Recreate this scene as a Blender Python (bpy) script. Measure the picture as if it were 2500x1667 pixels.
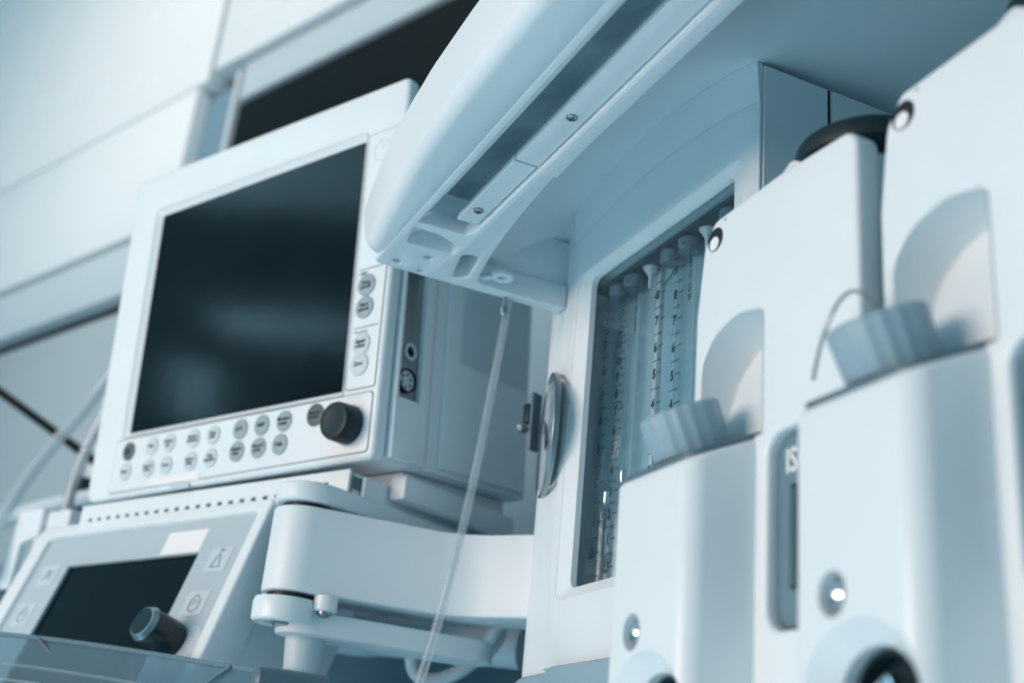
import bpy, bmesh, math, random
from mathutils import Matrix, Vector
random.seed(7)
R = math.radians
scene = bpy.context.scene
for o in list(bpy.data.objects): bpy.data.objects.remove(o)
C = scene.collection
ZC = 1.15                                   # height of the camera above the floor

# ------------------------------------------------------------------ camera
PITCH, ROLL, YAW = R(22.183), R(5.656), R(23.209)
hd = Vector((-math.cos(YAW), math.sin(YAW), 0)); r0 = Vector((math.sin(YAW), math.cos(YAW), 0)); up = Vector((0, 0, 1))
fw = math.cos(PITCH)*hd + math.sin(PITCH)*up
u0 = -math.sin(PITCH)*hd + math.cos(PITCH)*up
rt = math.cos(ROLL)*r0 + math.sin(ROLL)*u0
uu = -math.sin(ROLL)*r0 + math.cos(ROLL)*u0
cd = bpy.data.cameras.new('camera'); cam = bpy.data.objects.new('camera', cd); C.objects.link(cam)
m3 = Matrix((rt, uu, -fw)).transposed()
cam.matrix_world = Matrix.Translation((0, 0, ZC)) @ m3.to_4x4()
cd.sensor_width = 36.0; cd.lens = 41.6; cd.clip_start = 0.01; cd.clip_end = 100
cd.dof.use_dof = True; cd.dof.focus_distance = 0.630; cd.dof.aperture_fstop = 6.2; cd.dof.aperture_blades = 0
scene.camera = cam

# ------------------------------------------------------------------ light
w = bpy.data.worlds.new('World'); scene.world = w; w.use_nodes = True
bg = w.node_tree.nodes['Background']; bg.inputs[0].default_value = (0.215, 0.485, 0.605, 1); bg.inputs[1].default_value = 0.75
def area(name, loc, target, size, size_y, power, col):
    l = bpy.data.lights.new(name, 'AREA'); l.shape = 'RECTANGLE'; l.size = size; l.size_y = size_y; l.energy = power; l.color = col
    o = bpy.data.objects.new(name, l); C.objects.link(o); o.location = loc
    o.rotation_euler = (Vector(target)-Vector(loc)).to_track_quat('-Z', 'Y').to_euler()
    return o
area('window_lamp', (-0.35, -1.9, ZC+0.24), (-0.45, 0.25, ZC+0.15), 1.2, 1.0, 37, (1.0, 0.75, 0.635))
cl = area('wall_fill', (-1.35, -0.9, ZC+1.9), (-2.1, 0.12, ZC+1.1), 0.9, 0.9, 9, (1.0, 0.80, 0.70)); cl.data.spread = R(120)  # added fill that brightens the wall, not a known fitting
fl = area('bounce_fill', (-0.45, -1.15, ZC+1.5), (-0.45, -1.15, 0), 0.8, 0.8, 26, (0.95, 0.97, 0.95)); fl.data.spread = R(62)  # added fill: bounces off the floor to lift undersides and cove
area('reflection_glow', (-1.52, -1.56, ZC+1.27), (-0.84, 0.15, ZC+0.45), 0.60, 0.20, 1.2, (.42, .80, 1.0))  # added unseen source for the soft glow mirrored high in the monitor screen
area('reflection_streak', (-1.53, -1.62, ZC+0.885), (-0.82, 0.16, ZC+0.33), 0.34, 0.06, 0.42, (.42, .80, 1.0))  # added unseen source for the streak mirrored in the monitor screen
area('reflection_spot', (-1.77, -1.63, ZC+0.735), (-0.91, 0.12, ZC+0.30), 0.09, 0.14, 0.24, (.42, .80, 1.0))  # added unseen source for the small bright patch mirrored in the monitor screen
vs = scene.view_settings
vs.view_transform = 'Standard'; vs.look = 'None'; vs.exposure = 0; vs.gamma = 1; vs.use_curve_mapping = False
scene.render.engine = 'CYCLES'
scene.cycles.transparent_max_bounces = 40; scene.cycles.max_bounces = 12; scene.cycles.glossy_bounces = 6; scene.cycles.diffuse_bounces = 6

# ------------------------------------------------------------------ materials
def mat(name, col, rough=0.45, metal=0.0, bump=0.0, bscale=900, var=0.04, vscale=14, trans=0.0, ior=1.45, coat=0.0, spec=0.5):
    m = bpy.data.materials.new(name); m.use_nodes = True; nt = m.node_tree; b = nt.nodes['Principled BSDF']
    b.inputs['Roughness'].default_value = rough; b.inputs['Metallic'].default_value = metal
    b.inputs['IOR'].default_value = ior; b.inputs['Transmission Weight'].default_value = trans
    b.inputs['Coat Weight'].default_value = coat; b.inputs['Specular IOR Level'].default_value = spec
    tc = nt.nodes.new('ShaderNodeTexCoord')
    if var > 0:
        n = nt.nodes.new('ShaderNodeTexNoise'); n.inputs['Scale'].default_value = vscale; n.inputs['Detail'].default_value = 5
        nt.links.new(tc.outputs['Object'], n.inputs['Vector'])
        r = nt.nodes.new('ShaderNodeValToRGB')
        r.color_ramp.elements[0].position = 0.3; r.color_ramp.elements[1].position = 0.7
        r.color_ramp.elements[0].color = tuple(c*(1-var) for c in col)+(1,)
        r.color_ramp.elements[1].color = tuple(min(1, c*(1+var*.4)) for c in col)+(1,)
        nt.links.new(n.outputs['Fac'], r.inputs['Fac']); nt.links.new(r.outputs['Color'], b.inputs['Base Color'])
        mr = nt.nodes.new('ShaderNodeMapRange'); mr.inputs['To Min'].default_value = max(0, rough*.85); mr.inputs['To Max'].default_value = min(1, rough*1.15)
        nt.links.new(n.outputs['Fac'], mr.inputs['Value']); nt.links.new(mr.outputs['Result'], b.inputs['Roughness'])
    else:
        b.inputs['Base Color'].default_value = tuple(col)+(1,)
    if bump > 0:
        n2 = nt.nodes.new('ShaderNodeTexNoise'); n2.inputs['Scale'].default_value = bscale; n2.inputs['Detail'].default_value = 3
        nt.links.new(tc.outputs['Object'], n2.inputs['Vector'])
        bp = nt.nodes.new('ShaderNodeBump'); bp.inputs['Strength'].default_value = bump; bp.inputs['Distance'].default_value = 0.0003
        nt.links.new(n2.outputs['Fac'], bp.inputs['Height']); nt.links.new(bp.outputs['Normal'], b.inputs['Normal'])
    return m
def clear_mat(name, tint, gloss_rough=0.03, ior=1.45, haze=0.0, hcol=(.75, .85, .9)):
    m = bpy.data.materials.new(name); m.use_nodes = True; nt = m.node_tree; nt.nodes.remove(nt.nodes['Principled BSDF'])
    out = nt.nodes['Material Output']
    t = nt.nodes.new('ShaderNodeBsdfTransparent'); t.inputs[0].default_value = tuple(tint)+(1,)
    g = nt.nodes.new('ShaderNodeBsdfGlossy'); g.inputs['Roughness'].default_value = gloss_rough
    fr = nt.nodes.new('ShaderNodeFresnel')
    gm = nt.nodes.new('ShaderNodeNewGeometry'); mr = nt.nodes.new('ShaderNodeMapRange')   # thin wall: same Fresnel on both faces
    mr.inputs['To Min'].default_value = ior; mr.inputs['To Max'].default_value = 1/ior
    nt.links.new(gm.outputs['Backfacing'], mr.inputs['Value']); nt.links.new(mr.outputs['Result'], fr.inputs['IOR'])
    mx = nt.nodes.new('ShaderNodeMixShader'); nt.links.new(fr.outputs[0], mx.inputs[0]); nt.links.new(t.outputs[0], mx.inputs[1]); nt.links.new(g.outputs[0], mx.inputs[2])
    last = mx
    if haze > 0:
        d = nt.nodes.new('ShaderNodeBsdfDiffuse'); d.inputs[0].default_value = hcol+(1,)
        mx2 = nt.nodes.new('ShaderNodeMixShader'); mx2.inputs[0].default_value = haze
        nt.links.new(mx.outputs[0], mx2.inputs[1]); nt.links.new(d.outputs[0], mx2.inputs[2]); last = mx2
    nt.links.new(last.outputs[0], out.inputs[0])
    return m
WHITE = mat('white_plastic', (.72, .785, .82), .42, bump=.12, bscale=1500, var=.03)
WHITE2 = mat('white_enamel', (.74, .81, .84), .3, bump=.05, var=.03)
PALE = mat('pale_grey_plastic', (.52, .62, .67), .45, bump=.1, var=.04)
MID = mat('grey_blue_plastic', (.33, .43, .48), .45, bump=.1, var=.05)
DIALM = mat('dial_plastic', (.27, .40, .47), .4, bump=.1, var=.05)
DEEP = mat('slate_plastic', (.10, .17, .21), .4, var=.06)
DARK = mat('dark_plastic', (.010, .028, .037), .42, bump=.1, var=.1, spec=.3)
BLACK = mat('black_rubber', (.003, .007, .009), .6, var=.1, spec=.15)
SCREEN = mat('screen_glass', (.002, .0062, .0088), .13, var=.35, vscale=9, spec=.16, bump=.5, bscale=16)
INK = mat('printed_ink', (.003, .008, .010), .5, var=.05)
INK2 = mat('faded_ink', (.16, .24, .28), .5, var=.05)
LWHITE = mat('printed_white', (.82, .84, .85), .5, var=.02)
CHROME = mat('polished_steel', (.75, .78, .8), .12, metal=1, var=.05)
STEEL = mat('dull_steel', (.35, .40, .42), .32, metal=1, var=.12)
BTN_L = mat('pale_key', (.56, .65, .69), .5, var=.05)
BTN_M = mat('grey_key', (.30, .39, .43), .5, var=.05)
BTN_D = mat('dark_key', (.085, .125, .14), .5, var=.05)
FACE = mat('faceplate_film', (.44, .53, .58), .4, var=.04)
WALLM = mat('wall_panel_white', (.70, .78, .81), .28, var=.05, vscale=1.6)
WALLM2 = mat('wall_panel_blue', (.46, .57, .62), .35, var=.05, vscale=1.6)
WALLB = mat('wall_joint_blue', (.10, .22, .30), .5, var=.06)
NICHE = mat('niche_black', (.003, .008, .010), .6, var=.2, vscale=2, spec=.10)
CLEAR = clear_mat('clear_tube', (.95, .97, .98), .08, 1.8, haze=.10, hcol=(.85, .9, .92))
PANE = clear_mat('clear_pane', (.93, .97, .98), .02)
TRAYM = clear_mat('tinted_acrylic', (.45, .66, .76), .08, haze=.62, hcol=(.21, .32, .38))
GLASS = clear_mat('flow_tube_glass', (.94, .97, .98), .08, 1.6)
LENS = clear_mat('ribbed_lens', (.72, .80, .83), .16, 1.5, haze=.46, hcol=(.36, .48, .54))

# ------------------------------------------------------------------ mesh helpers
def link(name, me, m, parent=None, smooth=35):
    if m is not None:
        me.materials.clear(); me.materials.append(m)
    if smooth:
        for p in me.polygons: p.use_smooth = True
        me.set_sharp_from_angle(angle=R(smooth))
    o = bpy.data.objects.new(name, me); C.objects.link(o)
    if parent is not None: o.parent = parent
    return o
def from_bm(bm, name='mesh'):
    me = bpy.data.meshes.new(name); bm.normal_update(); bm.to_mesh(me); bm.free(); return me
def rbox(x0, x1, y0, y1, z0, z1, bev=0.0, seg=2):
    bm = bmesh.new()
    bmesh.ops.create_cube(bm, size=1, matrix=Matrix.Translation(((x0+x1)/2, (y0+y1)/2, (z0+z1)/2)) @ Matrix.Diagonal((x1-x0, y1-y0, z1-z0, 1)))
    if bev > 0: bmesh.ops.bevel(bm, geom=bm.edges[:], offset=bev, segments=seg, profile=.5, affect='EDGES')
    return from_bm(bm)
def joined(meshes):
    bm = bmesh.new()
    for me in meshes: bm.from_mesh(me)
    return from_bm(bm)
def xf(me, M): me.transform(M); return me
def T(x, y, z): return Matrix.Translation((x, y, z))
def basis(e1, e2, e3, o=(0, 0, 0)):
    M = Matrix((Vector(e1), Vector(e2), Vector(e3))).transposed().to_4x4(); M.translation = Vector(o); return M
def FRONT(y=0):                       # 2D (x,z) drawn on a wall that faces -Y, local +Z comes out to the front
    return basis((1, 0, 0), (0, 0, 1), (0, -1, 0), (0, y, 0))
def fillet(pts, r, seg=6):
    n = len(pts); out = []
    for i in range(n):
        p = Vector(pts[i]); a = Vector(pts[i-1]); b = Vector(pts[(i+1) % n])
        rr = r[i] if isinstance(r, (list, tuple)) else r
        if rr <= 0: out.append((p.x, p.y)); continue
        d1 = (a-p).normalized(); d2 = (b-p).normalized(); ang = d1.angle(d2)
        if ang > math.pi-.02: out.append((p.x, p.y)); continue
        t = min(rr/math.tan(ang/2), (a-p).length*.49, (b-p).length*.49); rr = t*math.tan(ang/2)
        c = p+(d1+d2).normalized()*(rr/math.sin(ang/2))
        s = p+d1*t-c; e = p+d2*t-c
        a0 = math.atan2(s.y, s.x); a1 = math.atan2(e.y, e.x); da = (a1-a0+math.pi) % (2*math.pi)-math.pi
        for k in range(seg+1):
            q = a0+da*k/seg; out.append((c.x+rr*math.cos(q), c.y+rr*math.sin(q)))
    return out
def rect(x0, x1, z0, z1, r=0, seg=6):
    p = [(x0, z0), (x1, z0), (x1, z1), (x0, z1)]
    return fillet(p, r, seg) if r else p
def circle(cx, cy, r, n=24): return [(cx+r*math.cos(2*math.pi*k/n), cy+r*math.sin(2*math.pi*k/n)) for k in range(n)]
def ellipse(cx, cy, a, b, n=28, rot=0):
    c, s = math.cos(rot), math.sin(rot); out = []
    for k in range(n):
        t = 2*math.pi*k/n; x, y = a*math.cos(t), b*math.sin(t); out.append((cx+c*x-s*y, cy+s*x+c*y))
    return out
def plate(loops, z0, z1, bev=0.0, bres=2):
    """flat plate with holes in local XY, from z0 to z1; first loop is the outline"""
    cu = bpy.data.curves.new('tmp', 'CURVE'); cu.dimensions = '2D'; cu.fill_mode = 'BOTH'
    for lp in loops:
        s = cu.splines.new('POLY'); s.points.add(len(lp)-1); s.use_cyclic_u = True
        for k, p in enumerate(lp): s.points[k].co = (p[0], p[1], 0, 1)
    cu.extrude = max((z1-z0)/2-bev, 0); cu.bevel_depth = bev; cu.bevel_resolution = bres; cu.offset = -bev
    o = bpy.data.objects.new('tmp', cu); C.objects.link(o)
    dg = bpy.context.evaluated_depsgraph_get(); me = bpy.data.meshes.new_from_object(o.evaluated_get(dg))
    bpy.data.objects.remove(o); bpy.data.curves.remove(cu)
    bm = bmesh.new(); bm.from_mesh(me); bpy.data.meshes.remove(me)
    bmesh.ops.remove_doubles(bm, verts=bm.verts[:], dist=1e-6); bmesh.ops.recalc_face_normals(bm, faces=bm.faces[:])
    me = from_bm(bm); me.transform(T(0, 0, (z0+z1)/2)); return me
def text(s, size, x=0, y=0, z=0.0, ext=0.00004, align='CENTER', sx=1.0, bold=0.0):
    cu = bpy.data.curves.new('tmp', 'FONT'); cu.body = s; cu.size = size; cu.align_x = align; cu.align_y = 'CENTER'
    cu.extrude = ext; cu.offset = bold; cu.resolution_u = 3; cu.space_line = .8
    o = bpy.data.objects.new('tmp', cu); C.objects.link(o)
    dg = bpy.context.evaluated_depsgraph_get(); me = bpy.data.meshes.new_from_object(o.evaluated_get(dg))
    bpy.data.objects.remove(o); bpy.data.curves.remove(cu)
    me.transform(T(x, y, z) @ Matrix.Diagonal((sx, 1, 1, 1))); return me
def lathe(prof, n=32, flute=0, depth=0.0):
    """profile [(r,z)...] turned about local Z; caps closed"""
    bm = bmesh.new(); rings = []
    for r, z in prof:
        ring = []
        for k in range(n):
            a = 2*math.pi*k/n
            rr = r-(depth*(.5-.5*math.cos(a*flute))**.6 if flute and r > depth*3 else 0)
            ring.append(bm.verts.new((rr*math.cos(a), rr*math.sin(a), z)))
        rings.append(ring)
    for a, b in zip(rings, rings[1:]):
        for k in range(n): bm.faces.new((a[k], a[(k+1) % n], b[(k+1) % n], b[k]))
    bm.faces.new(rings[0][::-1]); bm.faces.new(rings[-1])
    bmesh.ops.recalc_face_normals(bm, faces=bm.faces[:]); return from_bm(bm)
def ring(ro, ri, z0, z1, n=32): return plate([circle(0, 0, ro, n), circle(0, 0, ri, n)], z0, z1, min(.0004, (ro-ri)/4))
def tube(path, r, smooth=True, res=5, cyclic=False, n=10):
    cu = bpy.data.curves.new('tmp', 'CURVE'); cu.dimensions = '3D'; cu.bevel_depth = r; cu.bevel_resolution = res; cu.use_fill_caps = True; cu.resolution_u = n
    s = cu.splines.new('NURBS' if smooth else 'POLY'); s.points.add(len(path)-1)
    for k, p in enumerate(path): s.points[k].co = (*p, 1)
    if smooth: s.order_u = min(4, len(path)); s.use_endpoint_u = not cyclic
    s.use_cyclic_u = cyclic
    o = bpy.data.objects.new('tmp', cu); C.objects.link(o)
    dg = bpy.context.evaluated_depsgraph_get(); me = bpy.data.meshes.new_from_object(o.evaluated_get(dg))
    bpy.data.objects.remove(o); bpy.data.curves.remove(cu); return me
def prism(profile, axis_frame, z0, z1, bev=0): return xf(plate([profile], z0, z1, bev), axis_frame)
def cut(me, cutters):
    """boolean difference; returns a new mesh"""
    o = bpy.data.objects.new('tmp', me); C.objects.link(o); cs = []
    for c in cutters:
        co = bpy.data.objects.new('tmpc', c); C.objects.link(co); cs.append(co)
        md = o.modifiers.new('b', 'BOOLEAN'); md.operation = 'DIFFERENCE'; md.object = co; md.solver = 'EXACT'
    dg = bpy.context.evaluated_depsgraph_get(); out = bpy.data.meshes.new_from_object(o.evaluated_get(dg))
    for c in cs: bpy.data.objects.remove(c)
    bpy.data.objects.remove(o); return out
def strip(A, B):
    """quad strip between two 3D polylines"""
    bm = bmesh.new(); a = [bm.verts.new(p) for p in A]; b = [bm.verts.new(p) for p in B]
    for k in range(len(a)-1): bm.faces.new((a[k], a[k+1], b[k+1], b[k]))
    return bm
def thing(name, label, cat, M=None, group=None):
    o = bpy.data.objects.new(name, None); C.objects.link(o); o.empty_display_size = .02
    if M is not None: o.matrix_world = M
    o['label'] = label; o['category'] = cat
    if group: o['group'] = group
    return o
def tag(o, label, cat, group=None):
    o['label'] = label; o['category'] = cat
    if group: o['group'] = group
    return o
def struct(o): o['kind'] = 'structure'; return o
def at(o, x, y, z): o.location = (x, y, z); return o
def P(px, py, d):                     # a point d metres ahead along the view axis, for authoring loose cables and hoses
    v = fw + rt*((px-1176)/2717.5) - uu*((py-784)/2717.5)
    return v*d
W0 = T(0, 0, ZC)
def frame(deg, tilt, o):
    a = R(deg); t = R(tilt); ex = Vector((math.cos(a), math.sin(a), 0)); n = Vector((math.sin(a), -math.cos(a), 0)); ez = Vector((0, 0, 1))
    nz = n*math.cos(t)+ez*math.sin(t); e2 = ez*math.cos(t)-n*math.sin(t)
    return W0 @ basis(ex, -nz, e2, o)

# ================================================================== the room behind
WO = (-1.967, .1795, 1.2389)
wf = frame(24.22, 0, WO)              # local x along the wall, y into the wall, z up
wall = link('wall', rbox(-3.2, 3.0, .06, .12, -2.38, 1.2), WALLB); wall.matrix_world = wf; struct(wall)
def wp(x0, x1, z0, z1, m=WALLM, y0=0.0, y1=.055, name='wall_panel'):
    return link(name, rbox(x0, x1, y0, y1, z0, z1, .003), m, wall)
wp(-3.1, -.004, -.010, 1.1); wp(.012, 1.2, .006, 1.1); wp(1.212, 2.9, .006, 1.1)
wp(-1.3, -.030, -.296, -.015); wp(-3.1, -1.305, -.296, -.015)
wp(-3.1, -.030, -.418, -.312, WALLM2)
wp(.097, 2.9, -.083, -.006, WALLM2, .012)
wp(-.028, .068, -.85, -.022, mat('post_blue', (.13, .25, .33), .5, var=.05), .03)
wp(.074, .086, -.85, -.012, PALE, .01, name='edge_trim')
LOWM = mat('lower_panel', (.34, .43, .47), .4, var=.05, vscale=1.6)
wp(-.66, -.06, -2.3, -.440, LOWM, .02); wp(-1.3, -.664, -2.3, -.440, LOWM, .02); wp(-3.1, -1.304, -2.3, -.440, LOWM, .02)
wp(-3.1, -.032, -.438, -.4205, BLACK, .03, name='shadow_gap')  # black strip put in for the shade between the panels
wp(-.056, .060, -2.3, -.86, LOWM, .02)
cab = thing('wall_cabinet', 'black wall cabinet with a dark glass front below the pale fascia', 'cabinet', wf)
link('cabinet_body', rbox(.090, 2.2, .020, .058, -1.0, -.087, .002), NICHE, cab)
link('glass_front', rbox(.11, 2.1, .012, .019, -.38, -.10, .001), NICHE, cab)
link('cabinet_rail', rbox(.10, 2.15, .006, .019, -.43, -.40, .002), BLACK, cab)
floor = link('floor', rbox(-6, 4, -5, 3, -ZC-.05, -ZC), PALE); floor.location = (0, 0, ZC); struct(floor)
floor.data.materials.clear(); floor.data.materials.append(mat('floor_vinyl', (.32, .56, .67), .4, var=.1, vscale=3))

# ================================================================== anaesthesia machine
mach = thing('anaesthesia_machine', 'white anaesthesia machine tower with flowmeter window under a lamp canopy', 'machine', W0)
YF = .2632
def mf(x, z, y): return (x, y, z)
# ---- column core
prof = fillet([(-.364, .2650), (-.364, .62), (-.5800, .62), (-.5800, .2650)], [0.0008, .002, .002, .022], 12)
core = plate([prof], -.45, .3235)
win_cut = rbox(-.5345, -.3760, .20, .2970, .1035, .2835)
core = cut(core, [win_cut, rbox(-.552, -.5200, .2675, .2972, .1036, .2809)])
col = link('column', core, WHITE, mach)
link('column_foot', rbox(-.58, .24, .27, .70, -ZC/1.2, -.452, .01), WHITE, mach)
link('side_seam', rbox(-.3641, -.3636, .3000, .3012, -.2, .3230), INK, col)
link('side_panel', rbox(-.3640, -.3628, .3020, .60, -.2, .3230, .0004), WHITE, col)
# ---- front cover with window opening
def arch(x):  # top outline of the cover
    t = (x+.4505)/.0865
    return .3372-.0118*t*t - (.0012 if t > 0 else 0)*t
xs = [-.5365+k*(.172/24) for k in range(25)]
outl = [(-.5365, .0725), (-.3647, .0725)]+[(x, arch(x)-.0006) for x in reversed(xs)]
wx0, wx1, wz0, wz1 = -.5292, -.3770, .1050, .2822
hole = rect(wx0, wx1, wz0, wz1, .006)
link('front_cover', xf(plate([outl, hole], -.0016, 0, .0005), FRONT(YF)), WHITE, mach)
link('cover_seam', rbox(-.5374, -.5366, YF+.0009, YF+.0022, .0725, .3262), INK2, mach)
# chamfered window bezel
def loopring(x0, x1, z0, z1, r, y): return [(x, y, z) for x, z in rect(x0, x1, z0, z1, r)]
Ao = loopring(wx0-.0002, wx1+.0002, wz0-.0002, wz1+.0002, .006, YF+.0004); Ai = loopring(-.5212, -.3885, .1106, .2800, .0050, YF+.0042)
Bi = loopring(-.5212, -.3885, .1106, .2800, .0050, YF+.0075)
bm = bmesh.new(); L = [[bm.verts.new(p) for p in q] for q in (Ao, Ai, Bi)]; n = len(Ao)
for a, b in zip(L, L[1:]):
    for k in range(n): bm.faces.new((a[k], a[(k+1) % n], b[(k+1) % n], b[k]))
bmesh.ops.recalc_face_normals(bm, faces=bm.faces[:])
link('window_bezel', from_bm(bm), WHITE2, mach)
# arched brow above the window: leans forward toward its upper edge
xb = [-.5368+k*(.1724/28) for k in range(29)]
def archin(x):
    t = (x+.452)/.088; return .3146-.0105*t*t
lo = [(x, YF-.0002, archin(x)) for x in xb]; hi = [(x, YF-.0018, arch(x)) for x in xb]; hib = [(x, YF+.001, arch(x)) for x in xb]
bm = strip(lo, hi); bmb = strip(hi, hib)
me = joined([from_bm(bm), from_bm(bmb)])
bmx = bmesh.new(); bmx.from_mesh(me); bmesh.ops.remove_doubles(bmx, verts=bmx.verts[:], dist=1e-6)
for xe in (0, -1):                   # close the two ends
    vs3 = [bmx.verts.new(q[xe]) for q in (lo, hi, hib)]; bmx.faces.new(vs3)
bmesh.ops.recalc_face_normals(bmx, faces=bmx.faces[:])
link('brow', from_bm(bmx), WHITE, mach)
# ---- window interior
fb = link('flowmeter_bank', rbox(-.5515, -.377, .2893, .2911, .104, .2805), mat('bank_back', (.34, .50, .57), .5, var=.05), mach)
link('window_pane', rbox(-.5225, -.3870, .2710, .2720, .1090, .2812), PANE, fb)
link('manifold_block', rbox(-.5335, -.381, .2770, .2890, .2772, .2805, .001), DARK, fb)
link('base_block', rbox(-.5335, -.381, .2770, .2890, .1042, .1075, .001), PALE, fb)
link('divider', rbox(-.4845, -.4815, .2866, .2892, .1076, .2764, .0004), PALE, fb)
link('divider', rbox(-.4310, -.4280, .2866, .2892, .1076, .2764, .0004), PALE, fb)
tubeme = xf(joined([plate([circle(0, 0, .0046, 28), circle(0, 0, .0026, 20)], .1078, .2762)]), T(0, 0, 0))
floatme = lathe([(.0006, -.005), (.0019, -.0015), (.0019, .003), (.0012, .0035)], 16)
fitme = lathe([(.0050, .2690), (.0054, .2700), (.0054, .2755), (.0038, .2764)], 20)
def scale_marks(cx, marks, minors, size):
    ms = []
    for z, s in marks:
        ms.append(text(s, size, cx-.0022, z, 0, sx=.80, bold=.00038))
        ms.append(plate([rect(cx+.0006, cx+.0052, z-.00028, z+.00028)], -.00004, .00004))
    for z in minors:
        ms.append(plate([rect(cx-.0040, cx+.0030, z-.00024, z+.00024)], -.00004, .00004))
        ms.append(plate([rect(cx+.0006, cx+.0030, z-.0011, z-.0008)], -.00004, .00004))
    me = joined(ms); return xf(me, FRONT(.2760))
def mids(zs): return [(a+b)/2 for a, b in zip(zs, zs[1:])]
z1 = [.117, .1288, .1443, .1651, .1828, .1982, .2123, .2263, .2411, .2547, .2683]; n1 = ['min', '.05', '1', '2', '3', '4', '5', '6', '7', '8', '9']
z2 = [.1195, .1334, .146, .1572, .1685, .1788, .1892, .1998, .2089, .2182, .2269, .2365, .2449, .2535, .2625, .2715]; n2 = ['0.5']+[str(k) for k in range(1, 16)]
z3 = [.1155, .1262, .1420, .1602, .1770, .1933, .2088, .2227, .2372, .2513, .2651]; n3 = ['min', '.05', '1', '2', '3', '4', '5', '6', '7', '8', '9']
z4 = [.1190, .1342, .1503, .1680, .1860, .2029, .2173, .2316, .2452, .2586, .2690]; n4 = ['0.5', '1', '2', '3', '4', '5', '5', '6', '7', '8', '9']
z4 = [.1150, .1300, .1440, .1590, .1740, .1885, .2029, .2173, .2316, .2452, .2586, .2712]; n4 = ['0.5', '.8', '1', '2', '3', '4', '5', '6', '7', '8', '9', '10']
tubes = [(-.5150, z1, n1, .158), (-.4995, z2, n2, .166), (-.4630, z3, n3, .12), (-.4465, z4, n4, .12), (-.4110, z1, n1, .12), (-.3945, z2, n2, .12)]
for cx, zz, nn, fz in tubes:
    t = at(link('flow_tube', tubeme, GLASS, fb), cx, .2811, 0)
    at(link('tube_fitting', fitme, DEEP, fb), cx, .2811, 0)
    at(link('bobbin', floatme, CHROME, t), 0, 0, fz)
    s = link('scale_markings', scale_marks(cx, list(zip(zz, nn)), mids(zz), .0066), INK, t, 0); s.location = (-cx, -.2811, 0)
funnel = lathe([(.0011, .2655), (.0012, .2715), (.0016, .2730), (.0046, .2775), (.0046, .2800)], 20)
for cx in (-.4870, -.4345, -.382):
    at(link('fitting_funnel', funnel, PALE, fb), cx, .2840, 0)
for cx in (-.4880, -.4375):
    me = text('US PAT. NO. 5,837,904', .0030, 0, 0, 0, bold=.00012); me.transform(FRONT(.2770) @ T(cx, .2533, 0) @ Matrix.Rotation(R(90), 4, 'Z'))
    link('patent_text', me, INK, fb, 0)
# bent wire seen at the top of the bank
link('wire_clip', tube([(-.4895, .2885, .262), (-.481, .2885, .2685), (-.479, .2885, .2655), (-.4705, .2885, .272)], .0003), INK, fb)
# ---- round gauge on the left corner of the column
gM = T(-.5550, .2632, .1975) @ basis(Vector((.944, -.330, 0)), (0, 0, 1), Vector((-.330, -.944, 0)))
g = link('gauge_rim', xf(plate([circle(0, 0, .0345, 48), circle(0, 0, .0322, 48)], -.0030, .0004, .0006, 3), gM), STEEL, mach)
link('gauge_face', xf(plate([circle(0, 0, .0305, 48)], -.003, -.001), gM), PALE, g)
link('gauge_glass', xf(lathe([(.0321, -.0010), (.0316, .0002), (.024, .0012), (.012, .0018), (.002, .0020)], 48), gM), PANE, g)
link('gauge_needle', xf(plate([[(-.003, -.010), (.003, -.010), (.0006, .024), (-.0006, .024)]], -.0004, .0004), gM @ Matrix.Rotation(R(40), 4, 'Z')), INK, g)
# ---- grey control block below the cover
blk = fillet([(-.5275, -.10), (-.3700, -.10), (-.3700, .0722), (-.5275, .0722)], [.004, .004, .004, .010])
link('control_block', xf(plate([blk], -.002, .006, .003, 3), FRONT(YF)), DIALM, mach)
link('corner_block', xf(plate([fillet([(-.572, -.10), (-.5305, -.10), (-.5305, .0712), (-.572, .0700)], [.002, .002, .003, .014])], -.012, .0015, .003, 3), FRONT(YF)), DIALM, mach)
link('manifold_shelf', rbox(-.355, .05, .19, .31, -.05, -.0256, .004), WHITE, mach)

link('rear_blocker', rbox(-.362, .24, .602, .615, -.30, .330, .002), mat('rear_blue', (.16, .36, .46), .5, var=.05), mach)  # unseen sheet added to shut out light from behind; blue tints the bounce
link('right_blocker', rbox(.035, .25, .30, .60, -.45, .322, .004), MID, mach)  # unseen block added to keep ambient light out from the right
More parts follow.
